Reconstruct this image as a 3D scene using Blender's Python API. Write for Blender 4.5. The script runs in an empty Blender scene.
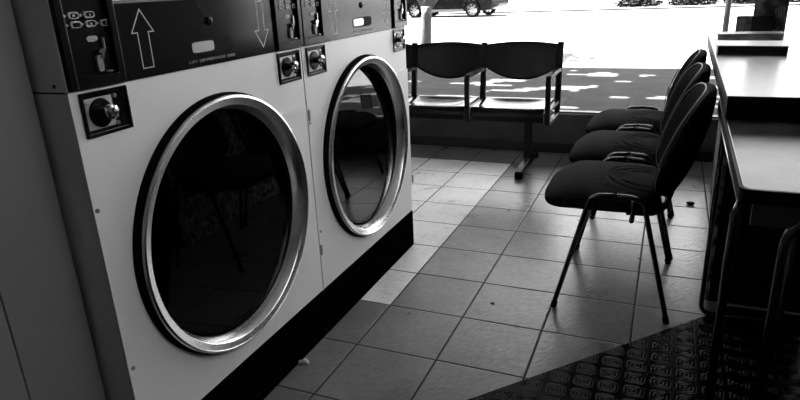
import bpy, bmesh, math, random
from mathutils import Vector, Matrix
random.seed(7)
S = 0.31            # one floor tile in metres; all coordinates below are in tiles
PI = math.pi
C = bpy.context.scene.collection
sc = bpy.context.scene

# ------------------------------------------------------------------ materials
def mat(name, col=0.5, rough=0.5, metal=0.0, spec=0.5, coat=0.0, noise=None, bump=None, sheen=0.0):
    m = bpy.data.materials.new(name); m.use_nodes = True
    nt = m.node_tree; b = nt.nodes['Principled BSDF']
    b.inputs['Base Color'].default_value = (col, col, col, 1)
    b.inputs['Roughness'].default_value = rough
    b.inputs['Metallic'].default_value = metal
    b.inputs['Specular IOR Level'].default_value = spec
    b.inputs['Coat Weight'].default_value = coat
    if sheen: b.inputs['Sheen Weight'].default_value = sheen
    tc = nt.nodes.new('ShaderNodeTexCoord')
    if noise:
        sc_, lo, hi = noise
        n = nt.nodes.new('ShaderNodeTexNoise'); n.inputs['Scale'].default_value = sc_; n.inputs['Detail'].default_value = 6
        r = nt.nodes.new('ShaderNodeValToRGB')
        r.color_ramp.elements[0].position = .32; r.color_ramp.elements[1].position = .68
        r.color_ramp.elements[0].color = (lo, lo, lo, 1); r.color_ramp.elements[1].color = (hi, hi, hi, 1)
        nt.links.new(tc.outputs['Object'], n.inputs['Vector']); nt.links.new(n.outputs['Fac'], r.inputs['Fac'])
        nt.links.new(r.outputs['Color'], b.inputs['Base Color'])
    if bump:
        sc_, st = bump
        n = nt.nodes.new('ShaderNodeTexNoise'); n.inputs['Scale'].default_value = sc_; n.inputs['Detail'].default_value = 4
        bp = nt.nodes.new('ShaderNodeBump'); bp.inputs['Strength'].default_value = st; bp.inputs['Distance'].default_value = .003
        nt.links.new(tc.outputs['Object'], n.inputs['Vector']); nt.links.new(n.outputs['Fac'], bp.inputs['Height'])
        nt.links.new(bp.outputs['Normal'], b.inputs['Normal'])
    return m

class NB:      # tiny node-expression helper
    def __init__(s, m): s.nt = m.node_tree
    def n(s, t, **k):
        x = s.nt.nodes.new(t)
        for a, v in k.items(): setattr(x, a, v)
        return x
    def put(s, sock, v):
        if hasattr(v, 'is_linked') or hasattr(v, 'links'): s.nt.links.new(v, sock)
        else: sock.default_value = v
    def m(s, op, a, b=0.0, c=None):
        x = s.n('ShaderNodeMath', operation=op)
        s.put(x.inputs[0], a); s.put(x.inputs[1], b)
        if c is not None: s.put(x.inputs[2], c)
        return x.outputs[0]
    def mix(s, f, a, b):
        return s.m('ADD', s.m('MULTIPLY', a, s.m('SUBTRACT', 1.0, f)), s.m('MULTIPLY', b, f))

def floor_material():
    m = mat('ceramic_tiles', .2, .3, spec=.55); N = NB(m); nt = m.node_tree; b = nt.nodes['Principled BSDF']
    tc = N.n('ShaderNodeTexCoord')
    mp = N.n('ShaderNodeVectorMath', operation='SCALE'); mp.inputs['Scale'].default_value = 1/S
    nt.links.new(tc.outputs['Object'], mp.inputs[0])
    sx = N.n('ShaderNodeSeparateXYZ'); nt.links.new(mp.outputs[0], sx.inputs[0])
    x, y = sx.outputs[0], sx.outputs[1]
    def edge(v):
        f = N.m('FRACT', v); return N.m('MINIMUM', f, N.m('SUBTRACT', 1.0, f))
    d = N.m('MINIMUM', edge(x), edge(y))
    def sstep(v, a, bb):
        r = N.n('ShaderNodeMapRange', interpolation_type='SMOOTHSTEP'); N.put(r.inputs[0], v); r.inputs[1].default_value = a; r.inputs[2].default_value = bb; return r.outputs[0]
    body = sstep(d, .007, .014)
    cell = N.n('ShaderNodeCombineXYZ'); N.put(cell.inputs[0], N.m('FLOOR', x)); N.put(cell.inputs[1], N.m('FLOOR', y))
    wn = N.n('ShaderNodeTexWhiteNoise', noise_dimensions='2D'); nt.links.new(cell.outputs[0], wn.inputs['Vector'])
    tone = N.m('MULTIPLY_ADD', wn.outputs['Value'], .06, .18)
    # block of tiles beside the machines toned paler
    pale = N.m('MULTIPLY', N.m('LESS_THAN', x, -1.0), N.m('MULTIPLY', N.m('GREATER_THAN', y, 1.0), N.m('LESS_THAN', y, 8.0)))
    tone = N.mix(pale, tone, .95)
    nz = N.n('ShaderNodeTexNoise'); nz.inputs['Scale'].default_value = 1.6; nz.inputs['Detail'].default_value = 8; nt.links.new(mp.outputs[0], nz.inputs['Vector'])
    tone = N.m('MULTIPLY', tone, N.m('MULTIPLY_ADD', nz.outputs['Fac'], .9, .55))
    fn = N.n('ShaderNodeTexNoise'); fn.inputs['Scale'].default_value = 26; fn.inputs['Detail'].default_value = 4
    st = N.n('ShaderNodeVectorMath', operation='MULTIPLY'); st.inputs[1].default_value = (1.0, .35, 1)
    rt = N.n('ShaderNodeVectorRotate'); rt.inputs['Angle'].default_value = .6; nt.links.new(mp.outputs[0], rt.inputs['Vector'])
    nt.links.new(rt.outputs[0], st.inputs[0]); nt.links.new(st.outputs[0], fn.inputs['Vector'])
    tone = N.m('MULTIPLY', tone, N.m('MULTIPLY_ADD', fn.outputs['Fac'], .9, .58))
    tone = N.mix(body, .015, tone)
    cc = N.n('ShaderNodeCombineColor')
    for i in range(3): N.put(cc.inputs[i], tone)
    nt.links.new(cc.outputs[0], b.inputs['Base Color'])
    N.put(b.inputs['Roughness'], N.mix(body, .8, N.m('MULTIPLY_ADD', nz.outputs['Fac'], .10, .24)))
    h = N.m('ADD', N.m('MULTIPLY', sstep(d, .004, .020), 1.0), N.m('MULTIPLY', fn.outputs['Fac'], .6))
    bp = N.n('ShaderNodeBump'); bp.inputs['Strength'].default_value = .55; bp.inputs['Distance'].default_value = .004
    N.put(bp.inputs['Height'], h); nt.links.new(bp.outputs[0], b.inputs['Normal'])
    return m

def mat_material():
    m = mat('embossed_rubber', .003, .27, spec=.05); N = NB(m); nt = m.node_tree; b = nt.nodes['Principled BSDF']
    tc = N.n('ShaderNodeTexCoord')
    mp = N.n('ShaderNodeVectorMath', operation='SCALE'); mp.inputs['Scale'].default_value = 1/S; nt.links.new(tc.outputs['Object'], mp.inputs[0])
    sx = N.n('ShaderNodeSeparateXYZ'); nt.links.new(mp.outputs[0], sx.inputs[0])
    u = N.m('SUBTRACT', N.m('FRACT', N.m('DIVIDE', sx.outputs[0], .245)), .5)
    v = N.m('SUBTRACT', N.m('FRACT', N.m('DIVIDE', sx.outputs[1], .232)), .5)
    au, av = N.m('ABSOLUTE', u), N.m('ABSOLUTE', v)
    r = N.m('POWER', N.m('ADD', N.m('POWER', au, 3.2), N.m('POWER', av, 3.2)), 1/3.2)
    ring = N.m('SINE', N.m('MULTIPLY', r, 44.0))
    ring = N.m('MULTIPLY', ring, N.m('LESS_THAN', r, .43))
    e = N.m('GREATER_THAN', au, .475)
    h = N.m('ADD', N.m('MULTIPLY', ring, .5), N.m('MULTIPLY', e, 1.0))
    bp = N.n('ShaderNodeBump'); bp.inputs['Strength'].default_value = .8; bp.inputs['Distance'].default_value = .004
    N.put(bp.inputs['Height'], h); nt.links.new(bp.outputs[0], b.inputs['Normal'])
    return m

def fabric_material():
    m = mat('woven_upholstery', .02, .9, spec=.03); N = NB(m); nt = m.node_tree; b = nt.nodes['Principled BSDF']
    tc = N.n('ShaderNodeTexCoord')
    w = N.n('ShaderNodeTexWave', wave_type='BANDS', bands_direction='X'); w.inputs['Scale'].default_value = 45; w.inputs['Distortion'].default_value = .3
    w2 = N.n('ShaderNodeTexWave', wave_type='BANDS', bands_direction='Y'); w2.inputs['Scale'].default_value = 45
    nt.links.new(tc.outputs['Object'], w.inputs['Vector']); nt.links.new(tc.outputs['Object'], w2.inputs['Vector'])
    h = N.m('MULTIPLY', w.outputs['Fac'], w2.outputs['Fac'])
    t = N.m('MULTIPLY_ADD', h, .05, .006)
    cc = N.n('ShaderNodeCombineColor')
    for i in range(3): N.put(cc.inputs[i], t)
    nt.links.new(cc.outputs[0], b.inputs['Base Color'])
    bp = N.n('ShaderNodeBump'); bp.inputs['Strength'].default_value = .35; bp.inputs['Distance'].default_value = .002
    N.put(bp.inputs['Height'], h); nt.links.new(bp.outputs[0], b.inputs['Normal'])
    return m

def glass_material(name, tint, spec_rough=.0, ior=1.5):
    m = bpy.data.materials.new(name); m.use_nodes = True; nt = m.node_tree; nt.nodes.clear()
    o = nt.nodes.new('ShaderNodeOutputMaterial'); mx = nt.nodes.new('ShaderNodeMixShader')
    t = nt.nodes.new('ShaderNodeBsdfTransparent'); t.inputs[0].default_value = (tint, tint, tint, 1)
    g = nt.nodes.new('ShaderNodeBsdfGlossy'); g.inputs['Roughness'].default_value = spec_rough
    f = nt.nodes.new('ShaderNodeFresnel'); f.inputs[0].default_value = ior
    nt.links.new(f.outputs[0], mx.inputs[0]); nt.links.new(t.outputs[0], mx.inputs[1]); nt.links.new(g.outputs[0], mx.inputs[2]); nt.links.new(mx.outputs[0], o.inputs[0])
    return m

def picture_material():      # an abstract floral print in greys
    m = mat('printed_board', .05, .35); N = NB(m); nt = m.node_tree; b = nt.nodes['Principled BSDF']
    tc = N.n('ShaderNodeTexCoord')
    v = N.n('ShaderNodeTexVoronoi', feature='SMOOTH_F1'); v.inputs['Scale'].default_value = 17
    n = N.n('ShaderNodeTexNoise'); n.inputs['Scale'].default_value = 22; n.inputs['Detail'].default_value = 5
    nt.links.new(tc.outputs['Object'], v.inputs['Vector']); nt.links.new(tc.outputs['Object'], n.inputs['Vector'])
    f = N.m('MULTIPLY', v.outputs['Distance'], n.outputs['Fac'])
    r = N.n('ShaderNodeValToRGB'); r.color_ramp.elements[0].position = .18; r.color_ramp.elements[1].position = .42
    r.color_ramp.elements[0].color = (.012,)*3+(1,); r.color_ramp.elements[1].color = (.3,)*3+(1,)
    N.put(r.inputs['Fac'], f); nt.links.new(r.outputs[0], b.inputs['Base Color'])
    return m

M = dict(
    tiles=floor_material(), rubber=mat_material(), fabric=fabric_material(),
    white=mat('white_enamel', .75, .38, noise=(2.2, .76, .84), bump=(60, .08)),
    side=mat('grey_side_enamel', .66, .45, noise=(3, .6, .7)),
    band=mat('black_control_film', .008, .14, spec=.18, noise=(5, .007, .010)),
    black=mat('black_plastic', .004, .22, spec=.2), matt=mat('matt_black', .003, .7, spec=.1),
    plinth=mat('black_kick_enamel', .002, .6, spec=.0),
    steel=mat('brushed_steel', .85, .27, 1.0), chrome=mat('chrome', .75, .08, 1.0),
    dullsteel=mat('dull_steel', .4, .3, 1.0), drum=mat('drum_steel', .08, .45, .8),
    gasket=mat('rubber_gasket', .004, .9, spec=.03), line=mat('pale_print', .7, .6), label=mat('button_print', .5, .5, noise=(260, .08, .6)),
    dimlabel=mat('dim_button_print', .18, .5, noise=(220, .1, .3)),
    glass=glass_material('dark_door_glass', .03, .0, 1.85), pane=glass_material('clear_window_glass', .97, .0, 1.35),
    wall=mat('painted_wall', .06, .6, noise=(1.4, .19, .23), bump=(40, .15)),
    wallgrey=mat('grey_painted_wall', .13, .6, noise=(1.4, .11, .15), bump=(40, .1)),
    sill=mat('scuffed_sill_wall', .10, .7, noise=(4, .06, .13), bump=(25, .3)),
    ceil=mat('ceiling_paint', .45, .8, noise=(2, .4, .5)), skirt=mat('dark_baseboard', .02, .5, noise=(6, .015, .03)),
    alu=mat('aluminium_frame', .13, .45, .6), plate=mat('zinc_plate', .45, .4, .3),
    gloss=mat('black_gloss_seat', .006, .2, spec=.25, bump=(8, .05)), bench=mat('black_bench_enamel', .004, .4, spec=.15),
    satin=mat('satin_black_back', .006, .38, spec=.3),
    tube=mat('black_tube_enamel', .09, .16, .8), tubeedge=mat('bright_edge_metal', .35, .2, 1.0),
    piping=mat('grey_piping', .14, .5),
    top=mat('laminate_counter_top', .036, .24, spec=.06, noise=(9, .025, .05), bump=(50, .05)),
    desktop=mat('laminate_desk_top', .06, .28, spec=.10, noise=(12, .02, .10), bump=(30, .12)),
    carcass=mat('dark_counter_carcass', .004, .6, spec=.3), stone=mat('mottled_stone_laminate', .04, .8, spec=.02, noise=(30, .002, .5), bump=(30, .8)),
    sidegrey=mat('grey_apron', .06, .4), darkedge=mat('dark_edge_band', .006, .5, spec=.04),
    paper=mat('magazine_cover', .4, .35, noise=(16, .12, .62)), pale=mat('pale_paper', .55, .4), spine=mat('dark_spine', .01, .5),
    picture=picture_material(), boxgrey=mat('printed_box_side', .12, .45, noise=(30, .05, .2)),
    road=mat('pale_road', .085, .95, spec=.1, noise=(.35, .078, .092)), pave=mat('asphalt_pavement', .02, .9, spec=.1, noise=(3, .022, .036), bump=(60, .3)),
    kerb=mat('kerb_stone', .05, .8, spec=.1, noise=(8, .02, .04)), edge_strip=mat('near_black_strip', .0015, .8, spec=.05), lineroad=mat('road_marking', .12, .7),
    verge=mat('far_pavement', .03, .9, noise=(2, .024, .04)), leaf=mat('leaf_grey', .005, .8, spec=.03, noise=(3, .001, .014)),
    bark=mat('smooth_pale_bark', .09, .8, spec=.1, noise=(14, .04, .075), bump=(30, .6)),
    car=mat('dark_car_paint', .001, .15, spec=.04), tyre=mat('tyre', .001, .8, spec=.02), alloy=mat('alloy_wheel', .045, .5),
    carglass=mat('car_glass', .01, .03), plastic=mat('car_plastic', .02, .5), lamp=mat('car_lamp', .3, .1),
    roof=mat('added_canopy_sheet', .3, .6), post=mat('grey_steel_post', .012, .5, spec=.2),
    scrap=mat('white_paper_scrap', .8, .7), debris=mat('dark_debris', .01, .6), facade=mat('facade_render', .4, .8),
)

# ------------------------------------------------------------------ mesh helpers (tile coordinates)
ROOTS = {}
def base(o):
    v = Vector((0, 0, 0))
    while o is not None:
        v = v + Vector(o.location); o = o.parent
    return v
def fin(name, bm, m, parent=None, smooth=None, bevel=0.0, seg=2, sub=0):
    me = bpy.data.meshes.new(name)
    bmesh.ops.recalc_face_normals(bm, faces=bm.faces[:])
    off = base(parent) if parent else Vector((0, 0, 0))
    for v in bm.verts: v.co = v.co * S - off
    bm.to_mesh(me); bm.free()
    for mm in (m if isinstance(m, (list, tuple)) else [m]): me.materials.append(mm)
    o = bpy.data.objects.new(name, me); C.objects.link(o); o.parent = parent
    if smooth:
        for p in me.polygons: p.use_smooth = True
        if smooth != 'all':
            try: me.set_sharp_from_angle(angle=math.radians(smooth))
            except Exception: pass
    if bevel:
        b = o.modifiers.new('bevel', 'BEVEL'); b.width = bevel * S; b.segments = seg; b.limit_method = 'ANGLE'; b.angle_limit = math.radians(40)
    if sub:
        b = o.modifiers.new('sub', 'SUBSURF'); b.levels = sub; b.render_levels = sub
    return o
def tag(o, label, cat, group=None, kind=None):
    if label: o['label'] = label
    if cat: o['category'] = cat
    if group: o['group'] = group
    if kind: o['kind'] = kind
    return o
def thing(name, label, cat, loc, group=None):
    o = bpy.data.objects.new(name, None); C.objects.link(o); o.location = Vector(loc) * S
    o.empty_display_size = .05
    return tag(o, label, cat, group)
def struct(name, bm, m, **k):
    o = fin(name, bm, m, **k); o['kind'] = 'structure'; return o
def B(): return bmesh.new()
def box(bm, x0, x1, y0, y1, z0, z1, mi=0):
    vs = [bm.verts.new((x, y, z)) for x in (x0, x1) for y in (y0, y1) for z in (z0, z1)]
    for f in ((0, 1, 3, 2), (4, 6, 7, 5), (0, 4, 5, 1), (2, 3, 7, 6), (0, 2, 6, 4), (1, 5, 7, 3)):
        bm.faces.new([vs[i] for i in f]).material_index = mi
    return bm
def bx(*a): return box(B(), *a)
def prism(bm, pts, axis, a, b):
    """polygon pts (two coords) extruded along axis from a to b"""
    def mk(p, c):
        q = list(p); q.insert(axis, c); return bm.verts.new(q)
    A = [mk(p, a) for p in pts]; D = [mk(p, b) for p in pts]; n = len(pts)
    bm.faces.new(A); bm.faces.new(D[::-1])
    for i in range(n): bm.faces.new((A[i], A[(i+1) % n], D[(i+1) % n], D[i]))
    return bm
def rounded(path, r, n=6, closed=False):
    """round the corners of a 3-D polyline"""
    P = [Vector(p) for p in path]; out = []
    N = len(P)
    for i, p in enumerate(P):
        if not closed and i in (0, N-1): out.append(p); continue
        a, c = P[i-1], P[(i+1) % N]
        da, dc = (a-p), (c-p); rr = min(r, da.length*.49, dc.length*.49)
        s, e = p + da.normalized()*rr, p + dc.normalized()*rr
        for k in range(n+1):
            t = k/n; out.append(s*(1-t)**2 + p*2*t*(1-t) + e*t*t)
    return out
def tube(bm, path, r, seg=10, closed=False, cap=True, sec=None, up=None):
    """sweep a circle (or a rectangle sec=(w,h)) along path; r may be a list"""
    P = [Vector(p) for p in path]; N = len(P); rings = []
    up0 = Vector(up) if up else None
    prev = None
    for i, p in enumerate(P):
        if closed: t = (P[(i+1) % N] - P[i-1])
        else: t = P[min(i+1, N-1)] - P[max(i-1, 0)]
        t.normalize()
        if up0 is not None: u = up0 - t*up0.dot(t)
        elif prev is None:
            u = Vector((0, 0, 1)) if abs(t.z) < .9 else Vector((1, 0, 0)); u = u - t*u.dot(t)
        else: u = prev - t*prev.dot(t)
        u.normalize(); prev = u; w = t.cross(u)
        rad = r[i] if isinstance(r, (list, tuple)) else r
        if sec: ring = [p + u*a*sec[0]/2 + w*b*sec[1]/2 for a, b in ((-1, -1), (1, -1), (1, 1), (-1, 1))]
        else: ring = [p + u*math.cos(2*PI*k/seg)*rad + w*math.sin(2*PI*k/seg)*rad for k in range(seg)]
        rings.append([bm.verts.new(q) for q in ring])
    n = len(rings[0])
    for i in range(N if closed else N-1):
        a, b = rings[i], rings[(i+1) % N]
        for k in range(n): bm.faces.new((a[k], a[(k+1) % n], b[(k+1) % n], b[k]))
    if cap and not closed: bm.faces.new(rings[0][::-1]); bm.faces.new(rings[-1])
    return bm
def lathe(bm, prof, c, axis, seg=48, closed=False):
    """prof: list of (radius, offset along axis); c centre; axis 0,1,2"""
    oth = [i for i in range(3) if i != axis]; rings = []
    for r, a in prof:
        ring = []
        for k in range(seg if r > 1e-6 else 1):
            q = [0, 0, 0]; q[axis] = c[axis] + a
            q[oth[0]] = c[oth[0]] + r*math.cos(2*PI*k/seg); q[oth[1]] = c[oth[1]] + r*math.sin(2*PI*k/seg)
            ring.append(bm.verts.new(q))
        rings.append(ring)
    pairs = list(zip(rings, rings[1:])) + ([(rings[-1], rings[0])] if closed else [])
    for a, b in pairs:
        if len(a) == 1 and len(b) == 1: continue
        for k in range(seg):
            k2 = (k+1) % seg
            if len(a) == 1: bm.faces.new((a[0], b[k2], b[k]))
            elif len(b) == 1: bm.faces.new((a[k], a[k2], b[0]))
            else: bm.faces.new((a[k], a[k2], b[k2], b[k]))
    return bm
def ssuper(c, e): return math.copysign(abs(c)**e, c)
def cushion(bm, c, a, b, h, e1=.45, e2=.4, nu=40, nv=20, fn=None):
    """superellipsoid cushion, flat axis = z; fn deforms local coords"""
    rings = []
    for j in range(nv+1):
        ph = -PI/2 + PI*j/nv; cp, sp = ssuper(math.cos(ph), e1), ssuper(math.sin(ph), e1)
        ring = []
        for i in range(nu if 0 < j < nv else 1):
            th = 2*PI*i/nu
            q = Vector((a*cp*ssuper(math.cos(th), e2), b*cp*ssuper(math.sin(th), e2), h*sp))
            if fn: q = fn(q)
            ring.append(bm.verts.new(q + Vector(c)))
        rings.append(ring)
    for r0, r1 in zip(rings, rings[1:]):
        for k in range(nu):
            k2 = (k+1) % nu
            if len(r0) == 1: bm.faces.new((r0[0], r1[k], r1[k2]))
            elif len(r1) == 1: bm.faces.new((r0[k], r1[0], r0[k2]))
            else: bm.faces.new((r0[k], r1[k], r1[k2], r0[k2]))
    return bm
def copy_tree(o, parent=None):
    c = o.copy(); C.objects.link(c); c.parent = parent
    for ch in list(o.children): copy_tree(ch, c)
    return c

# ------------------------------------------------------------------ the room
XW, YW, YE = -1.735, 9.2, -9.0      # bulkhead face, window wall face, back of the room
XR, XL, ZC = 6.3, -5.8, 8.7
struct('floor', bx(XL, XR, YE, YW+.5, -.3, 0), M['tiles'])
struct('ceiling', bx(XL-.4, XR+.4, YE-.4, YW+.5, ZC, ZC+.4), M['ceil'])
struct('wall_back', bx(XL-.4, XR+.4, YE-.4, YE, -.3, ZC), M['wallgrey'])
struct('wall_right', bx(XR, XR+.4, YE, YW, -.3, 5.6), M['wallgrey'])
struct('wall_right_above', bx(XR, XR+.4, YE, YW, 7.8, ZC), M['wallgrey'])
struct('wall_right_near', bx(XR, XR+.4, YE, -4.0, 5.6, 7.8), M['wallgrey'])
struct('wall_right_pier', bx(XR, XR+.4, 8.6, YW, 5.6, 7.8), M['wallgrey'])
w2 = thing('fill_window', 'added unseen high window in the right wall, lighting the dryer fronts', None, (XR+.2, 2.3, 5.6)); w2['kind'] = 'structure'  # added out of view so sky light reaches the dryer fronts
fin('pane', bx(XR+.2, XR+.215, -4.0, 8.6, 5.66, 7.74), M['pane'], w2)
for zz in (5.6, 7.74): fin('rail', bx(XR+.1, XR+.3, -4.0, 8.6, zz, zz+.06), M['alu'], w2)
for yy in (-4.0, .2, 4.4, 8.54): fin('stile', bx(XR+.1, XR+.3, yy, yy+.06, 5.66, 7.74), M['alu'], w2)
# bulkhead the dryers are let into, made of two sheets with a joint between them
struct('wall_left', bx(XW-.3, XW, -3.336, -2.782, 0, ZC), M['wall'], bevel=.008)
struct('wall_left_near', bx(XW-.3, XW, YE, -3.344, 0, ZC), M['wall'], bevel=.008)
struct('wall_left_above_dryers', bx(XW-.3, XW, -2.765, 3.03, 6.25, ZC), M['wall'])
struct('wall_left_end', bx(XL, XW-.3, 3.02, 3.3, 6.25, ZC), M['wall'])
struct('wall_left_end_lower', bx(XL, -4.72, 3.02, 3.3, 0, 6.25), M['wall'])
struct('wall_left_far', bx(XL-.4, XL, YE, YW, -.3, ZC), M['wallgrey'])
# window wall
struct('wall_window', bx(XL-.4, XR+.4, YW, YW+.45, -.3, .955), M['sill'])
struct('wall_window_above', bx(XL-.4, XR+.4, YW, YW+.45, 7.6, 15.5), M['facade'])
struct('baseboard_window', bx(XL, 3.2, YW-.04, YW, 0, .24), M['skirt'], bevel=.01)
w = thing('window_1', 'wide shopfront window over the low wall at the end of the room', None, (0, YW+.2, .93)); w['kind'] = 'structure'
fin('pane', bx(XL+.1, XR-.1, YW+.2, YW+.215, .99, 7.5), M['pane'], w)
fb = B(); box(fb, XL-.4, XR+.4, YW+.12, YW+.3, .955, .99); fin('bottom_rail', fb, M['alu'], w, bevel=.01)
fin('top_rail', bx(XL-.4, XR+.4, YW+.1, YW+.35, 7.48, 7.6), M['alu'], w, bevel=.01)
for xx in (XL, XR-.12): fin('stile', bx(xx, xx+.12, YW+.1, YW+.35, 1.0, 7.48), M['alu'], w, bevel=.01)

# embossed mat with a diagonal edge
mb = B(); prism(mb, [(-1.2, -2.52), (2.86, 2.005), (3.1, 2.3), (6.2, 2.3), (6.2, -7), (-1.2, -7)], 2, 0.0, .022)
tag(fin('floor_mat', mb, M['rubber'], bevel=.006), 'dark embossed rubber mat laid diagonally across the tiles beside the desk', 'mat')

# ------------------------------------------------------------------ dryers
CY, CZ, CR = -1.317, 1.998, 1.2
FX = -1.457
def rect_hole(bm, x0, x1, y0, y1, z0, z1, cy, cz, r, n=96):
    """slab with a round hole: front at x1, back at x0"""
    def rect_pt(t):
        c, s = math.cos(t), math.sin(t); k = 1e9
        if c > 1e-9: k = min(k, (y1-cy)/c)
        if c < -1e-9: k = min(k, (y0-cy)/c)
        if s > 1e-9: k = min(k, (z1-cz)/s)
        if s < -1e-9: k = min(k, (z0-cz)/s)
        return cy+c*k, cz+s*k
    ang = [2*PI*i/n for i in range(n)] + [math.atan2(z-cz, y-cy) % (2*PI) for y in (y0, y1) for z in (z0, z1)]
    ang = sorted(set(ang)); N = len(ang); R = []
    for x in (x1, x0):
        R.append([bm.verts.new((x, cy+r*math.cos(t), cz+r*math.sin(t))) for t in ang])
        R.append([bm.verts.new((x, *rect_pt(t))) for t in ang])
    for i in range(N):
        j = (i+1) % N
        bm.faces.new((R[0][i], R[0][j], R[1][j], R[1][i])); bm.faces.new((R[2][i], R[3][i], R[3][j], R[2][j]))
        bm.faces.new((R[0][i], R[2][i], R[2][j], R[0][j])); bm.faces.new((R[1][i], R[1][j], R[3][j], R[3][i]))
    return bm
def outline(pts, w=.007):          # thin closed printed line on the panel; pts in (y,z)
    bm = B(); n = len(pts); x0, x1 = FX+.0155, FX+.017
    P = [Vector(p) for p in pts]
    area = sum(P[i].x*P[(i+1) % n].y - P[(i+1) % n].x*P[i].y for i in range(n))
    sgn = 1 if area > 0 else -1; inner = []
    for i in range(n):
        a, b, c = P[i-1], P[i], P[(i+1) % n]
        d1, d2 = (b-a).normalized(), (c-b).normalized()
        n1, n2 = Vector((-d1.y, d1.x))*sgn, Vector((-d2.y, d2.x))*sgn
        m_ = (n1+n2).normalized(); inner.append(b + m_*w/max(.3, m_.dot(n1)))
    for x in (x1, x0):
        pass
    A = [bm.verts.new((x1, p.x, p.y)) for p in P]; I = [bm.verts.new((x1, p.x, p.y)) for p in inner]
    A0 = [bm.verts.new((x0, p.x, p.y)) for p in P]; I0 = [bm.verts.new((x0, p.x, p.y)) for p in inner]
    for i in range(n):
        j = (i+1) % n
        bm.faces.new((A[i], A[j], I[j], I[i])); bm.faces.new((A0[i], I0[i], I0[j], A0[j]))
        bm.faces.new((A[i], A0[i], A0[j], A[j])); bm.faces.new((I[i], I[j], I0[j], I0[i]))
    return bm
def arrow(cy, ztip, zhead, ztail, hw, sw):
    return [(cy, ztip), (cy+hw, zhead), (cy+sw, zhead), (cy+sw, ztail), (cy-sw, ztail), (cy-sw, zhead), (cy-hw, zhead)]
def hexa(bm, cy, cz, w, h, x0, x1, n=14, e=.6):
    pts = [(cy+w*ssuper(math.cos(2*PI*i/n), e), cz+h*ssuper(math.sin(2*PI*i/n), e)) for i in range(n)]
    return prism(bm, pts, 0, x0, x1)
FONT = {'L': ('100', '100', '100', '100', '111'), 'I': ('1', '1', '1', '1', '1'), 'F': ('111', '100', '110', '100', '100'), 'T': ('111', '010', '010', '010', '010'),
        'C': ('111', '100', '100', '100', '111'), 'O': ('111', '101', '101', '101', '111'), 'M': ('10001', '11011', '10101', '10001', '10001'),
        'P': ('111', '101', '111', '100', '100'), 'A': ('111', '101', '111', '101', '101'), 'R': ('111', '101', '110', '101', '101'), 'E': ('111', '100', '110', '100', '111'),
        'N': ('1001', '1101', '1011', '1001', '1001'), 'D': ('110', '101', '101', '101', '110'), ' ': ('00',)*5}
def lettering(bm, text, ya, yb, z0, h, x0, x1):
    tot = sum(len(FONT[c][0])+1 for c in text); px = (yb-ya)/tot; pz = h/5; y = ya
    for c in text:
        g = FONT[c]
        for r, row in enumerate(g):
            k = 0
            while k < len(row):
                if row[k] == '1':
                    e = k
                    while e < len(row) and row[e] == '1': e += 1
                    box(bm, x0, x1, y+k*px, y+e*px, z0+h-(r+1)*pz, z0+h-r*pz); k = e
                else: k += 1
        y += (len(g[0])+1)*px
    return bm

def coin_box(root, y0):
    """black meter with buttons, label, coin slot; y0 = left edge"""
    y1 = y0+.46; z0, z1 = 3.45, 4.3; xf = FX+.045
    b = B(); t = .055
    box(b, FX+.0, xf, y0, y0+t, z0, z1); box(b, FX+.0, xf, y1-t, y1, z0, z1); box(b, FX, xf, y0+t, y1-t, z0, z0+.075); box(b, FX, xf, y0+t, y1-t, z1-.06, z1)
    box(b, FX, FX+.008, y0+t, y1-t, z0+.075, z1-.06)
    cb = fin('coin_meter', b, M['black'], root, bevel=.008)
    xb = FX+.0085
    L = lambda v: y0 + (v+2.745)
    for k, (yy, zz) in enumerate([(-2.597, 3.919), (-2.475, 3.917), (-2.592, 3.861), (-2.474, 3.86), (-2.356, 3.859)]):
        q = B(); hexa(q, L(yy), zz, .042, .022, xb, xb+.012); n0 = len(q.faces); q.faces.ensure_lookup_table()
        hexa(q, L(yy)+.003, zz+(.002 if k % 2 else -.002), .030, .014, xb+.0121, xb+.0135); q.faces.ensure_lookup_table()
        for fc in q.faces[n0:]: fc.material_index = 1
        box(q, xb+.0136, xb+.0145, L(yy)-.012+.01*(k % 3), L(yy)+.008, zz-.008, zz+.006)
        fin('program_button', q, [M['label'] if k < 4 else M['dimlabel'], M['black']], cb)
        q = B(); hexa(q, L(yy)-.062, zz, .008, .010, xb, xb+.006, 8, 1); fin('indicator_light', q, M['label'], cb)
    q = B(); hexa(q, L(-2.485), 3.763, .044, .02, xb, xb+.006, 12, .8); fin('price_label', q, M['label'], cb)
    q = bx(xb, xb+.02, L(-2.412), L(-2.402), 3.69, 3.765); fin('coin_slot', q, M['dullsteel'], cb)
    q = B(); hexa(q, L(-2.447), 3.68, .028, .014, xb, xb+.035, 8, 1); hexa(q, L(-2.44), 3.668, .012, .03, xb, xb+.03, 8, 1); hexa(q, L(-2.45), 3.638, .016, .009, xb, xb+.03, 8, 1)
    fin('coin_lever', q, M['chrome'], cb, smooth=30)
    q = B(); hexa(q, L(-2.466), 3.6, .024, .055, xb, xb+.02, 12, .6); fin('return_chute', q, M['dimlabel'], cb)
    q = bx(xb, xb+.03, L(-2.42), L(-2.385), 3.538, 3.546); fin('return_lip', q, M['dullsteel'], cb)
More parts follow.
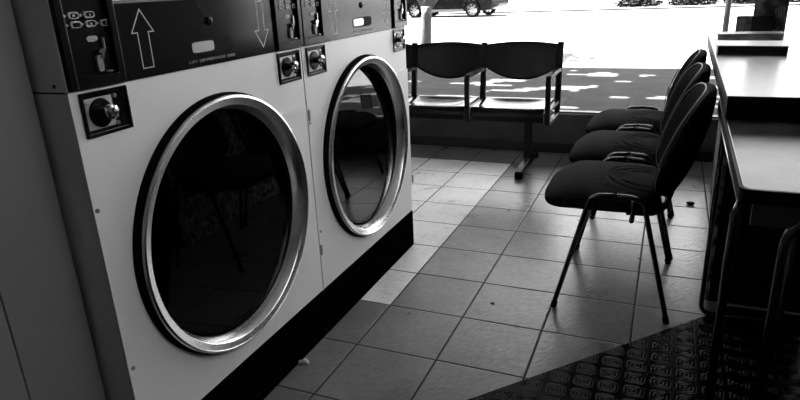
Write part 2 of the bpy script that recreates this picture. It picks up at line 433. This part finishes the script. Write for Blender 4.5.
def lock_box(root, y0):
    y1, z0, z1 = y0+.4, 3.12, 3.425; xf = FX+.022; t = .022
    b = B(); box(b, FX, xf, y0, y0+t, z0, z1); box(b, FX, xf, y1-t, y1, z0, z1); box(b, FX, xf, y0+t, y1-t, z0, z0+t); box(b, FX, xf, y0+t, y1-t, z1-t, z1)
    box(b, FX-.005, FX+.004, y0+t, y1-t, z0+t, z1-t)
    lb = fin('lock_housing', b, M['black'], root, bevel=.005)
    xb = FX+.0045
    fin('lock_plate', bx(xb, xb+.006, y0+.032, y0+.262, z0+.048, z0+.262), M['plate'], lb, bevel=.004)
    q = B(); lathe(q, [(0, 0), (.098, 0), (.1, .006), (.092, .014), (0, .016)], (xb+.006, y0+.148, z0+.155), 0, 28); fin('lock_disc', q, M['black'], lb, smooth=30)
    q = B(); lathe(q, [(.0, 0), (.034, 0), (.034, .05), (.05, .05), (.05, .085), (.03, .09), (.022, .07), (0, .07)], (xb+.02, y0+.165, z0+.16), 0, 24); fin('key_barrel', q, M['chrome'], lb, smooth=30)
    for dy, dz in ((.035, .235), (.285, .25), (.275, .06)):
        q = B(); lathe(q, [(0, 0), (.016, 0), (.014, .012), (0, .014)], (xb+.004, y0+dy, z0+dz), 0, 12); fin('lock_screw', q, M['dullsteel'], lb, smooth=30)

def make_dryer():
    y0, y1 = -2.75, .106
    r = thing('tumble_dryer', '', 'tumble dryer', (FX, CY, 0), 'built-in tumble dryers')
    # carcass: open-fronted shell
    b = B(); xb = -4.6; t = .03
    box(b, xb, FX-.001, y0, y0+t, .02, 3.43); box(b, xb, FX-.001, y1-t, y1, .02, 6.2); box(b, xb, xb+t, y0+t, y1-t, .02, 6.2)
    box(b, xb+t, FX-.1, y0+t, y1-t, .02, .05); box(b, xb+t, FX-.03, y0+t, y1-t, 6.17, 6.2); box(b, xb, FX-.001, y0, y0+t, 3.445, 6.2)
    fin('casing', b, M['side'], r)
    q = B(); lathe(q, [(0, 0), (.014, 0), (.012, .008), (0, .01)], (-1.56, y0-.009, 3.485), 1, 10); fin('casing_screw', q, M['black'], r)
    # front panel with porthole
    b = B(); rect_hole(b, FX-.03, FX, y0, y1, .6, 3.44, CY, CZ, 1.122); fin('front_panel', b, M['white'], r, smooth=20)
    fin('plinth', bx(FX-.2, FX+.012, y0, y1+.005, 0, .595), M['plinth'], r, bevel=.01)
    for yy in (-1.9, -.4): fin('plinth_grille', bx(FX+.012, FX+.02, yy, yy+.48, .09, .3), M['plinth'], r)
    # hinged lint door behind the ring
    a0, a1 = math.atan2(2.865-CZ, .45), math.atan2(1.035-CZ, .55)
    arc = [(CY+1.19*math.cos(a1+(a0-a1)*i/24), CZ+1.19*math.sin(a1+(a0-a1)*i/24)) for i in range(25)]
    arc = [p for p in arc]
    poly = [(-.635, 1.035), (.03, 1.035), (.03, 2.85), (-.46, 2.85)]
    pts = poly + [p for p in reversed(arc) if 1.05 < p[1] < 2.84]
    b = B(); prism(b, pts, 0, FX+.001, FX+.05); ld = fin('hinge_plate', b, M['white'], r, bevel=.006)
    for zz in (2.72, 1.13):
        b = B(); tube(b, [(FX+.035, .095, zz-.06), (FX+.035, .1, zz+.06)], .014, 8); fin('hinge_pin', b, M['dullsteel'], ld, smooth=40)
    # porthole door
    c = (FX, CY, CZ)
    b = B(); lathe(b, [(1.2, .0), (1.2, .025), (1.165, .062), (1.125, .062), (1.125, .0)], c, 0, 96, True); dr = fin('porthole_gasket', b, M['gasket'], r, smooth=40)
    b = B(); lathe(b, [(1.15, .055), (1.175, .06), (1.18, .075), (1.172, .09), (1.155, .094), (1.148, .088), (1.1, .08), (1.088, .07), (1.066, .0), (1.05, -.04), (1.08, -.04), (1.12, .03)], c, 0, 128, True)
    fin('door_ring', b, M['steel'], r, smooth=38)
    b = B(); lathe(b, [(1.049, -.041), (1.04, -.06), (1.03, -.065), (1.02, -.2), (1.075, -.2), (1.075, -.041)], c, 0, 96, True); fin('inner_seal', b, M['gasket'], r, smooth=40)
    b = B(); lathe(b, [(0, -.08), (1.02, -.08), (1.02, -.09), (0, -.09)], c, 0, 96)
    for v in b.verts: v.co.x -= math.tan(math.radians(2.6))*(v.co.z-CZ)      # the pane leans back a little at the top
    fin('door_glass', b, M['glass'], r)
    b = B(); lathe(b, [(1.0, -.28), (1.22, -.45), (1.22, -2.6), (0, -2.62), (0, -2.64), (1.24, -2.62), (1.24, -.44), (1.01, -.27)], c, 0, 48); fin('drum', b, M['drum'], r, smooth=40)
    # control band
    fin('control_band', bx(FX-.03, FX+.015, y0+.465, y1-.475, 3.445, 3.975), M['band'], r, bevel=.006)
    fin('band_trim', bx(FX, FX+.022, y0+.465, y1-.475, 3.977, 3.995), M['alu'], r)
    fin('upper_front_panel', bx(FX-.03, FX, y0, y1, 3.996, 6.2), M['white'], r)
    fin('arrow_print', outline(arrow(-2.035, 3.935, 3.765, 3.511, .113, .056)), M['line'], r)
    fin('arrow_print', outline(arrow(-.565, 3.508, 3.67, 3.93, .113, .05)), M['line'], r)
    b = B(); hexa(b, -1.3, 3.6, .262, .058, FX+.0155, FX+.019, 28, .4); sl = fin('slot_surround', b, M['matt'], r)
    b = B(); hexa(b, -1.41, 3.603, .135, .042, FX+.0195, FX+.021, 28, .35); fin('slot_window', b, M['dullsteel'], sl)
    b = B(); lathe(b, [(0, 0), (.035, 0), (.032, .02), (.015, .022), (.012, .008), (0, .008)], (FX+.0155, -1.3, 3.8), 0, 20); fin('band_lock', b, M['black'], r, smooth=30)
    b = B(); lettering(b, 'LINT COMPARTMENT DOOR', -1.6, -1.0, 3.484, .022, FX+.0155, FX+.0165); fin('lettering', b, M['dimlabel'], r)
    coin_box(r, -2.745); coin_box(r, -.35); lock_box(r, -2.682); lock_box(r, -.347)
    for yy, zz in ((-2.71, 1.331), (-2.72, 2.62)):
        b = B(); lathe(b, [(0, 0), (.018, 0), (.015, .01), (0, .013)], (FX+.0002, yy, zz), 0, 12); fin('panel_screw', b, M['dullsteel'], r, smooth=30)
    return r
d1 = make_dryer()
d2 = copy_tree(d1); d2.location.y += 2.877*S
d1['label'] = 'white front-loading tumble dryer nearest the plain wall, largest porthole in view'
d2['label'] = 'white front-loading tumble dryer farther along, nearest the bench and window'

# ------------------------------------------------------------------ stacking chairs
def make_chair():
    cx, cy = 1.70, 2.53
    r = thing('stacking_chair', '', 'chair', (cx, cy, 0), 'upholstered stacking chairs in a row along the counter')
    def seatfn(q):
        x, y = q.x, q.y
        z = q.z
        if z > 0:
            f = max(0, (-x-.25)/.45); z -= .16*f*f
            z += .05*(1-(y/.76)**2) - .03
            d = math.hypot(x-.55, (y+.15)*1.1)             # seams curving round the rear of the seat
            for rr in (.34, .47, .60):
                w_ = math.exp(-((d-rr)/.018)**2); z -= .022*w_*(1 if y > -.62 else 0)
        else:
            f = max(0, (-x-.3)/.45); z -= .05*f
        return Vector((x, y, z))
    b = B(); cushion(b, (cx-.225, cy, 1.435), .70, .82, .145, .42, .5, 96, 48, seatfn)
    st = fin('seat', b, M['fabric'], r, smooth='all')
    b = bx(cx-.8, cx+.3, cy-.55, cy+.55, 1.25, 1.3); fin('seat_pan', b, M['matt'], r, bevel=.02)
    # backrest: leaning shell with a wrapped cushion
    Z0, Z1 = 1.46, 2.73; H = Z1-Z0
    def backfn(q):
        # q.x = along height, q.y = width, q.z = thickness (front is negative x side)
        t = (q.x/(H/2)+1)/2
        yy = q.y*(1 - .10*abs(2*t-1)**3)
        bul = math.sin(PI*min(1, .15+.85*t)); lean = .045 + .25*t + .155*t*t + .14*bul
        wrap = -(.13+.19*bul)*(abs(q.y)/.78)**2
        return Vector((lean+wrap+q.z*(1.0), yy, Z0+H*t - .05*(abs(q.y)/.78)**2*t + q.z*-.25))
    b = B(); cushion(b, (cx+.48, cy, 0), H/2, .76, .07, .5, .42, 96, 32, backfn)
    bk = fin('backrest', b, M['fabric'], r, smooth='all')
    for off in (-.10,):
        pts = []
        for i in range(96):
            th = 2*PI*i/96
            q = backfn(Vector((H/2*.965*ssuper(math.cos(th), .42), .76*.965*ssuper(math.sin(th), .42), off*.72)))
            pts.append(q + Vector((cx+.48, cy, 0)))
        b = B(); tube(b, pts, .008, 6, closed=True); fin('piping', b, M['piping'], bk, smooth='all')
    # legs: each side is a pair of legs bending into the side rail
    for s in (-1, 1):
        yf, yt = cy+s*.885, cy+s*.835
        for f in (-1, 1):
            xf = cx + (-.675 if f < 0 else .675); xt = cx + (-.30 if f < 0 else .29)
            path = rounded([(xf, yf, 0.02), (xt, yt, 1.535), (cx, yt, 1.555)], .13, 8)
            b = B(); tube(b, path, .031, 12); lg = fin('leg', b, M['tube'], r, smooth='all')
            b = B(); dv = (Vector(path[1])-Vector(path[0])).normalized()
            tube(b, [Vector((xf, yf, 0.0)), Vector((xf, yf, .0))+dv*.07], .038, 12); fin('foot_cap', b, M['matt'], lg, smooth=40)
        # top of the side rail
    for f in (-.45, .3):
        b = B(); tube(b, [(cx+f*.6, cy-.80, 1.24), (cx+f*.6, cy+.80, 1.24)], .03, 8); fin('cross_bar', b, M['tube'], r, smooth='all')
    for s in (-1, 1):
        for f in (-.27, .18):
            b = B(); tube(b, rounded([(cx+f, cy+s*.83, 1.5), (cx+f, cy+s*.83, 1.25), (cx+f, cy+s*.5, 1.24)], .06, 4), .02, 6); fin('rail_bracket', b, M['tube'], r, smooth='all')
        b = B(); tube(b, rounded([(cx+.1, cy+s*.45, 1.235), (cx+.52, cy+s*.45, 1.25), (cx+.64, cy+s*.45, 1.75)], .2, 8), .02, sec=(.05, .14), up=(0, 0.001, 1) if False else None)
        fin('back_bracket', b, M['tube'], r, smooth=40)
    return r
chairs = [make_chair()]
for k, (dx, dy, rz) in enumerate([(.02, 1.93, .01), (.045, 3.84, .0)]):
    c = copy_tree(chairs[0]); c.location.x += dx*S; c.location.y += dy*S; c.rotation_euler.z = rz; chairs.append(c)
chairs[0]['label'] = 'dark upholstered stacking chair nearest the camera, all four legs in view'
chairs[1]['label'] = 'dark upholstered stacking chair in the middle of the row of three'
chairs[2]['label'] = 'dark upholstered stacking chair at the window end of the row'

# ------------------------------------------------------------------ beam bench under the window
def bench():
    X0, PITCH = -.09, 1.73
    r = thing('beam_bench', 'black three-seat waiting bench with armrests standing under the window', 'bench', (-2.6, 8.0, 0))
    xs = [X0 - PITCH*i for i in range(4)]
    for x in xs:
        b = B()
        xu = x
        # arm frame: closed loop of flat bar
        path = rounded([(x, 7.2, 1.12), (x, 7.2, 2.1), (x, 8.5, 2.1), (x, 8.42, 1.12)], .09, 5, closed=True)
        tube(b, path, 0, closed=True, sec=(.075, .105) if False else (.105, .075), up=(1, 0, 0))
        af = fin('arm_frame', b, M['bench'], r, bevel=.008)
        b = B(); tube(b, [(x, 8.42, 1.2), (x, 8.62, 2.68)], 0, sec=(.13, .09), up=(1, 0, 0)); fin('back_upright', b, M['bench'], r, bevel=.01)
        b = bx(x-.045, x+.045, 7.25, 8.42, 1.36, 1.42); fin('seat_rail', b, M['bench'], r, bevel=.008)
        for s in (-1, 1):   # thin bright metal lines along the bars
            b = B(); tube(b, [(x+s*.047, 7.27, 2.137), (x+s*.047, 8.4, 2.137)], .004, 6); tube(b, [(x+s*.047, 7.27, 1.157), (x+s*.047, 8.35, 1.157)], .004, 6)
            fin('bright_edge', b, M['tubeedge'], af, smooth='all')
    for i in range(3):
        xc = X0 - PITCH*(i+.5); w = PITCH/2 - .075
        # seat shell
        b = B(); nu, nv = 28, 28; G = []
        for j in range(nv+1):
            v = j/nv; row = []
            for k in range(nu+1):
                u = -1+2*k/nu
                yy = 7.12 + v*1.3
                z = 1.44 - .16*max(0, (.14-v)/.14)**2 + .02*max(0, (v-.8)/.2)**2
                dish = max(0, 1-(abs(u)/.82)**3)*max(0, 1-((v-.52)/.40)**2)
                z -= .075*dish**.8
                row.append(b.verts.new((xc+u*w, yy, z)))
            G.append(row)
        for j in range(nv):
            for k in range(nu): b.faces.new((G[j][k], G[j][k+1], G[j+1][k+1], G[j+1][k]))
        o = fin('seat', b, M['gloss'], r, smooth='all')
        md = o.modifiers.new('solid', 'SOLIDIFY'); md.thickness = .045*S; md.offset = -1
        fin('seat_apron', bx(xc-w, xc+w, 7.17, 7.25, 1.16, 1.30), M['bench'], r, bevel=.01)
        # backrest
        b = B(); G = []; nu, nv = 32, 12
        for j in range(nv+1):
            v = j/nv; row = []
            for k in range(nu+1):
                u = -1+2*k/nu
                zt = 2.62 + .055*(1-u*u); zb = 2.13 - .285*(1-abs(u)**2.1)
                z = zb + (zt-zb)*v
                y = 8.47 + (z-1.9)*.15 + .10*(1-u*u)
                if v > .85: y += .05*((v-.85)/.15)**2
                row.append(b.verts.new((xc+u*(w+.02), y, z)))
            G.append(row)
        for j in range(nv):
            for k in range(nu): b.faces.new((G[j][k], G[j][k+1], G[j+1][k+1], G[j+1][k]))
        o = fin('backrest', b, M['satin'], r, smooth='all')
        md = o.modifiers.new('solid', 'SOLIDIFY'); md.thickness = .05*S; md.offset = 0
    fin('beam', bx(xs[-1]+.05, X0-.05, 7.75, 8.0, 1.06, 1.24), M['bench'], r, bevel=.015)
    for x in (-.6, -4.7):
        lg = fin('support_column', bx(x-.09, x+.09, 7.78, 7.98, .1, 1.06), M['bench'], r, bevel=.012)
        b = B(); prism(b, [(6.86, 0.0), (6.86, .16), (7.1, .2), (7.85, .24), (8.75, .16), (8.75, 0), (8.6, 0), (8.5, .08), (7.15, .08), (7.05, 0)], 0, x-.075, x+.075)
        fin('foot_bar', b, M['bench'], r, bevel=.02)
        b = bx(x-.08, x+.08, 6.84, 7.04, 0, .14); fin('foot_pad', b, M['matt'], r, bevel=.02)
    return r
bench()

# ------------------------------------------------------------------ counter and desk
ZT = 2.85
def lx(y): return 2.675 + (y-1.17)*.0163
cn = thing('service_counter', 'long laminate-topped counter with mottled side panel running to the window', 'counter', (3.4, 5.2, 0))
b = B(); prism(b, [(lx(1.17), 1.17), (lx(8.38), 8.38), (4.19, 8.38), (4.08, 1.17)], 2, ZT-.02, ZT); fin('countertop', b, M['top'], cn, bevel=.006)
b = B(); prism(b, [(lx(1.17)+.004, 1.174), (lx(8.38)+.004, 8.376), (4.186, 8.376), (4.076, 1.174)], 2, ZT-.225, ZT-.0205); fin('edge_band', b, M['darkedge'], cn)
b = B(); prism(b, [(2.86, 2.4), (3.20, 8.3), (4.1, 8.3), (4.0, 2.4)], 2, 0, ZT-.226); fin('carcass', b, M['carcass'], cn)
b = B(); prism(b, [(2.82, 2.36), (3.17, 8.3), (3.20, 8.3), (2.86, 2.36)], 2, .02, ZT-.23); fin('side_panel', b, M['stone'], cn)
dk = thing('desk', 'lower laminate desk on bent tube legs in front of the service counter', 'desk', (3.8, .9, 0))
def rcorner(x, y, r, n=6):
    return [(x + r - r*math.cos(PI/2*i/n), y + r - r*math.sin(PI/2*i/n)) for i in range(n+1)]
ZD = 2.61
pts = [(2.71, 2.3)] + rcorner(2.656, -1.06, .07) + [(5.6, -1.06), (5.6, 2.3)]
b = B(); prism(b, pts, 2, ZD-.10, ZD); fin('desktop', b, M['desktop'], dk, bevel=.008)
b = B(); path = [(2.692, 2.3, ZD-.05)] + [(x-.008, y-.008, ZD-.05) for x, y in rcorner(2.652, -1.06, .07)] + [(5.6, -1.068, ZD-.05)]
tube(b, path, 0, sec=(.10, .018), up=(0, 0, 1)); fin('edge_trim', b, M['darkedge'], dk)
b = B(); tube(b, [(2.692, 2.2, ZD-.115), (2.65, -.98, ZD-.115)], .018, 8); fin('metal_edge', b, M['dullsteel'], dk, smooth='all')
fin('apron', bx(2.73, 5.5, -1.03, -.99, ZD-.27, ZD-.10), M['sidegrey'], dk)
b = B(); tube(b, [(2.635, -1.0, 0), (2.635, -1.0, ZD-.2), (2.67, -1.0, ZD-.1)], .032, 12); fin('leg', b, M['tube'], dk, smooth='all')
b = B(); tube(b, rounded([(2.955, -1.02, 0), (2.955, -1.02, 2.40), (5.3, -1.02, 2.40), (5.3, -1.02, 0)], .2, 8), .034, 12); fin('leg', b, M['tube'], dk, smooth='all')
b = B(); tube(b, rounded([(2.75, 1.95, ZD-.1), (2.75, 1.95, .045), (3.6, 2.0, .045), (3.6, 2.0, ZD-.1)], .14, 8), .028, 12); fin('leg', b, M['tube'], dk, smooth='all')
b = B(); tube(b, rounded([(5.3, 1.95, ZD-.1), (5.3, 1.95, .045), (4.6, 2.0, .045)], .14, 8), .028, 12); fin('leg', b, M['tube'], dk, smooth='all')

# on the counter
bo = thing('magazine', 'open pale magazine with a dark spine lying on the near part of the counter', 'magazine', (3.2, 5.5, ZT))
b = B(); prism(b, [(2.77, 4.86), (3.66, 4.74), (3.70, 5.50), (2.81, 5.60)], 2, ZT, ZT+.10); fin('pages', b, M['spine'], bo, bevel=.01)
b = B(); prism(b, [(2.76, 4.85), (3.67, 4.73), (3.71, 5.51), (2.80, 5.61)], 2, ZT+.1002, ZT+.112); fin('cover', b, M['pale'], bo)
bo = thing('picture_book', 'thick book with a printed cover lying behind the pale magazine', 'book', (3.3, 6.9, ZT))
b = B(); prism(b, [(2.84, 6.30), (3.79, 6.30), (3.83, 6.75), (2.87, 6.75)], 2, ZT, ZT+.135); fin('pages', b, M['paper'], bo, bevel=.01)
b = B(); prism(b, [(2.83, 6.29), (3.80, 6.29), (3.84, 6.76), (2.86, 6.76)], 2, ZT+.1352, ZT+.15); fin('cover', b, M['boxgrey'], bo)
bo = thing('leaflet_box', 'small dark cardboard box beside the upright printed board', 'box', (3.45, 7.9, ZT))
b = B(); prism(b, [(3.22, 7.80), (3.45, 7.62), (3.80, 7.66), (3.80, 7.85), (3.3, 7.90)], 2, ZT, ZT+.345); fin('carton', b, M['spine'], bo, bevel=.006)
b = B(); prism(b, [(3.214, 7.796), (3.444, 7.612), (3.45, 7.617), (3.22, 7.802)], 2, ZT+.02, ZT+.33); fin('printed_face', b, M['boxgrey'], bo)
bo = thing('display_board', 'upright dark printed picture board standing at the window end of the counter', 'display board', (3.8, 8.05, ZT))
b = B(); prism(b, [(3.50, 8.02), (4.04, 7.94), (4.045, 7.98), (3.505, 8.06)], 2, ZT+.03, ZT+.9); fin('board', b, M['picture'], bo)
b = B(); prism(b, [(3.84, 7.88), (4.03, 7.86), (4.03, 8.2), (3.84, 8.2)], 2, ZT, ZT+.035); fin('stand', b, M['spine'], bo, bevel=.006)
b = B()
for k, (yy, hh) in enumerate([(3.84, .10), (3.88, .12), (3.92, .09), (3.97, .11)]):
    box(b, yy, yy+.022, 7.955-(yy-3.84)*.15, 7.963-(yy-3.84)*.15, ZT+.36, ZT+.36+hh)
fin('pale_print', b, M['dimlabel'], bo)

b = bx(2.16, 2.5, YW+.185, YW+.192, 1.22, 1.60)
tag(fin('paper_notice', b, M['pale']), 'pale sheet of paper stuck low on the window glass behind the chair backs', 'notice')
# small litter
b = B(); cushion(b, (-1.40, -.56, .03), .085, .028, .028, .8, .9, 14, 8, lambda q: Vector((q.x, q.y, q.z+.02*math.sin(q.x*40)))); tag(fin('paper_scrap', b, M['scrap'], smooth='all'), 'tiny white paper scrap on the tiles at the foot of the near dryer', 'litter')
b = B(); lathe(b, [(0, 0), (.028, 0), (.024, .012), (0, .015)], (.268, 1.465, .0), 2, 14); tag(fin('floor_stud', b, M['debris'], smooth=30), 'small black round spot in the middle of an open floor tile', 'stud')
b = B(); cushion(b, (2.72, 6.15, .03), .07, .04, .03, .8, .9, 14, 8, lambda q: Vector((q.x, q.y, q.z+.3*q.x*q.x))); tag(fin('dry_leaf', b, M['debris'], smooth='all'), 'small dark crumpled leaf on the floor between chairs and counter', 'litter')

# ------------------------------------------------------------------ outside
struct('pavement', bx(-60, 60, YW+.45, 24.2, -.35, -.02), M['pave'])
struct('kerb', bx(-60, 60, 24.2, 24.75, -.35, -.02), M['kerb'], bevel=.03)
struct('edge_strip', bx(-60, 60, 24.75, 25.9, -.6, -.28), M['edge_strip'])  # near-black strip between kerb and road
struct('road', bx(-140, 140, 25.9, 82, -.6, -.30), M['road'])
struct('road_marking', bx(-140, 140, 44.0, 44.5, -.30, -.29), M['lineroad'])
struct('far_verge', bx(-140, 140, 82, 150, -.6, -.1), M['verge'])
# unseen roof added to shade the pavement, holes cut for light patches
from mathutils import noise as mn
b = B(); cs = .30; V = {}
def vv(i, j):
    if (i, j) not in V: V[(i, j)] = b.verts.new((i*cs, 9.70+j*cs, 14.4 - .02*j))
    return V[(i, j)]
for i in range(-110, 90):
    for j in range(0, 52):
        n1 = mn.noise(Vector((i*.11, j*.22, 3.3))); n2 = mn.noise(Vector((i*.35, j*.45, 9.1)))
        if n1 + .45*n2 > .42 and 2 < j < 48: continue
        b.faces.new((vv(i, j), vv(i+1, j), vv(i+1, j+1), vv(i, j+1)))
vr = thing('added_canopy', 'added unseen roof shading the pavement, on slim grey posts', 'added_canopy', (0, 16, -.02))
o = fin('shade_sheet', b, M['roof'], vr); md = o.modifiers.new('solid', 'SOLIDIFY'); md.thickness = .02
fin('edge_strip', bx(-33, 27, 25.1, 25.35, 12.95, 13.38), M['post'], vr)
for x in (4.18, 21.0, -22.0):
    y = 23.9; b = B(); tube(b, [(x, y, -.02), (x, y, 13.3)], .115, 12); fin('post', b, M['post'], vr, smooth=40)

# street tree: forked pale trunk and a crown above
t = thing('street_tree', 'pale forked tree trunk at the kerb beyond the bench', 'tree', (-9.86, 25.9, -.28))
b = B()
tube(b, [(-9.86, 25.9, -.28), (-9.84, 25.9, .6), (-9.8, 25.95, 1.6), (-9.75, 26.0, 2.5), (-9.75, 26.0, 2.9)], [.40, .32, .28, .27, .30], 16)
for ex, ey in ((-1.7, .4), (1.5, .9), (.3, -1.2)):
    p = []; rr = []
    for k in range(9):
        q = k/8; p.append((-9.75 + ex*q**.6 * 1.4, 26.0 + (ey+1.3)*q*1.6, 2.7 + 7.5*q)); rr.append(.15*(1-q)+.06)
    tube(b, p, rr, 12)
fin('trunk', b, M['bark'], t, smooth='all')
def leaves(bm, c, r, n, s):
    for _ in range(n):
        v = Vector((random.gauss(0, 1), random.gauss(0, 1), random.gauss(0, 1))); v.normalize(); v *= random.random()**.4
        p = Vector((c[0]+v.x*r[0], c[1]+v.y*r[1], c[2]+v.z*r[2]))
        a = Vector((random.gauss(0, 1), random.gauss(0, 1), random.gauss(0, .5))).normalized(); d = a.cross(Vector((random.random(), random.random(), 1))).normalized()
        L = s*random.uniform(.7, 1.3)
        bm.faces.new([bm.verts.new(p - a*L), bm.verts.new(p + d*L*.4), bm.verts.new(p + a*L), bm.verts.new(p - d*L*.4)])
b = B(); leaves(b, (-12.5, 30.5, 12.5), (4.5, 3.5, 3), 1800, .32); fin('crown', b, M['leaf'], t)
# low planting on the far verge
for k, (cx_, w_) in enumerate([(-2.2, 3.2), (4.4, 3.2), (11.0, 3.2), (17.6, 3.2)]):
    b = B(); leaves(b, (cx_, 87.5, .3), (w_, 3.4, .7), 900, .3)
    o = fin('ground_cover', b, M['leaf'])
    tag(o, ['low leafy ground cover at the left end of the far verge', 'low leafy ground cover second from the left on the far verge', 'low leafy ground cover behind the steel post on the far verge', 'low leafy ground cover at the right end of the far verge'][k], 'plants', 'planting on the far verge', 'stuff')

# parked car, dark, seen from its side; local metres with the nose to -x
def make_car():
    r = thing('car', 'dark car parked across the road with pale alloy wheels', 'car', (0, 0, 0))
    def P(x, y, z): return (x/S, y/S, z/S)
    prof = [(-2.15, .35), (-2.22, .55), (-2.15, .72), (-1.3, .92), (-.75, 1.02), (.0, 1.02), (1.1, 1.04), (1.75, 1.02), (2.08, .98), (2.18, .72), (2.16, .48), (2.05, .36), (1.85, .30)]
    def arch(cx, r_=.36):
        return [(cx + r_*math.cos(a), .31 + r_*math.sin(a)) for a in [PI*i/10 for i in range(11)]]
    low = prof + [(1.75, .24)] + [(x, max(z, .24)) for x, z in arch(1.33)] + [(.9, .22), (-.9, .22)] + [(x, max(z, .24)) for x, z in arch(-1.33)] + [(-1.78, .24)]
    b = B()
    sect = [(-.80, .0), (-.86, 1), (.86, 1), (.80, 0)]
    n = len(low); rows = []
    for yy, ins in ((-.78, .03), (-.87, 0), (-.87, 0), (.87, 0), (.87, 0), (.78, .03)):
        rows.append(None)
    rings = []
    for yy, k in ((-.80, .975), (-.86, 1.0), (.86, 1.0), (.80, .975)):
        rings.append([b.verts.new(P(x*k, yy, .5+(z-.5)*k)) for x, z in low])
    for a, c in zip(rings, rings[1:]):
        for i in range(n): b.faces.new((a[i], a[(i+1) % n], c[(i+1) % n], c[i]))
    b.faces.new(rings[0]); b.faces.new(rings[-1][::-1])
    body = fin('body', b, M['car'], r, smooth=35)
    b = B(); cab = [(-.85, 1.0), (-.25, 1.40), (.35, 1.47), (1.0, 1.40), (1.75, 1.0)]
    A = [b.verts.new(P(x, -.80 + (z-1)*.35, z)) for x, z in cab]; D = [b.verts.new(P(x, .80 - (z-1)*.35, z)) for x, z in cab]
    b.faces.new(A); b.faces.new(D[::-1])
    for i in range(5): b.faces.new((A[i], A[(i+1) % 5], D[(i+1) % 5], D[i]))
    fin('cabin', b, M['carglass'], r, bevel=.1)
    b = B(); prism(b, [(p[0]/S, p[1]/S) for p in [(-.25, 1.41), (.35, 1.48), (1.0, 1.41), (1.0, 1.43), (.35, 1.50), (-.25, 1.43)]], 1, -.68/S, .68/S); fin('roof', b, M['car'], r)
    for s in (-1, 1):
        b = bx(-1.0/S, .95/S, (s*.865-.01)/S, (s*.865+.01)/S, .24/S, .32/S); fin('sill', b, M['plastic'], r)
        b = bx(2.1/S, 2.19/S, (s*.62-.18)/S, (s*.62+.18)/S, .75/S, .9/S); fin('tail_lamp', b, M['lamp'], r, bevel=.03)
        b = bx(-2.22/S, -2.1/S, (s*.62-.18)/S, (s*.62+.18)/S, .58/S, .70/S); fin('head_lamp', b, M['lamp'], r, bevel=.03)
        b = bx(.1/S, .28/S, (s*.872-.008)/S, (s*.872+.008)/S, .84/S, .87/S); fin('door_handle', b, M['plastic'], r)
        for x in (-1.33, 1.33):
            y = s*.76
            b = B(); lathe(b, [((q)/S, a/S) for q, a in [(.215, -.10), (.30, -.105), (.315, -.08), (.315, .08), (.30, .105), (.215, .10)]], P(x, y, .315), 1, 32, True); wh = fin('wheel', b, M['tyre'], r, smooth=40)
            b = B(); lathe(b, [((q)/S, a/S) for q, a in [(.22, -.09), (.222, .09), (.20, .09), (.20, -.075)]], P(x, y, .315), 1, 32, True)
            for k in range(7):
                a = 2*PI*k/7
                tube(b, [P(x+.03*math.cos(a), y+s*.07, .315+.03*math.sin(a)), P(x+.21*math.cos(a), y+s*.075, .315+.21*math.sin(a))], 0, sec=(.03/S, .06/S), up=(0, 1, 0))
            lathe(b, [(0, s*.085/S), (.055/S, s*.08/S), (.055/S, s*.04/S), (0, s*.04/S)], P(x, y, .315), 1, 16)
            fin('rim', b, M['alloy'], wh, smooth=40)
    return r
car = make_car()
car.location = Vector((-25.3, 77.2, -.30)) * S
car.rotation_euler.z = -.16

# ------------------------------------------------------------------ light
sun = bpy.data.lights.new('sun', 'SUN'); sun.energy = 120.0; sun.angle = .012
so = bpy.data.objects.new('sun', sun); C.objects.link(so)
dv = Vector((.5, .025, -1.0)).normalized()
so.rotation_euler = dv.to_track_quat('-Z', 'Y').to_euler()
wd = bpy.data.worlds.new('sky'); sc.world = wd; wd.use_nodes = True
bg = wd.node_tree.nodes['Background']; bg.inputs[0].default_value = (1, 1, 1, 1); bg.inputs[1].default_value = 4.6

# ------------------------------------------------------------------ camera
f, yaw, pitch, roll, cx, cy, h = 615.813797, -.414156317, .335467502, -.0465361363, 2.10650056, -5.58537065, 4.01072074
cyw, syw, cp, sp = math.cos(yaw), math.sin(yaw), math.cos(pitch), math.sin(pitch)
fwd = Vector((syw*cp, cyw*cp, -sp)); right = Vector((cyw, -syw, 0)); up = right.cross(fwd)
r2 = right*math.cos(roll) + up*math.sin(roll); u2 = -right*math.sin(roll) + up*math.cos(roll)
cam = bpy.data.cameras.new('camera'); co = bpy.data.objects.new('camera', cam); C.objects.link(co)
mw = Matrix((r2, u2, -fwd)).transposed().to_4x4(); mw.translation = Vector((cx, cy, h))*S
co.matrix_world = mw
cam.sensor_width = 36; cam.lens = f/800*36; cam.clip_start = .02; cam.clip_end = 300
sc.camera = co
sc.view_settings.view_transform = 'Standard'; sc.view_settings.look = 'None'; sc.view_settings.gamma = 1; sc.view_settings.use_curve_mapping = False
sc.view_settings.exposure = 0.5
sc.cycles.use_denoising = True
sc.cycles.max_bounces = 10; sc.cycles.diffuse_bounces = 6; sc.cycles.glossy_bounces = 6; sc.cycles.transparent_max_bounces = 12
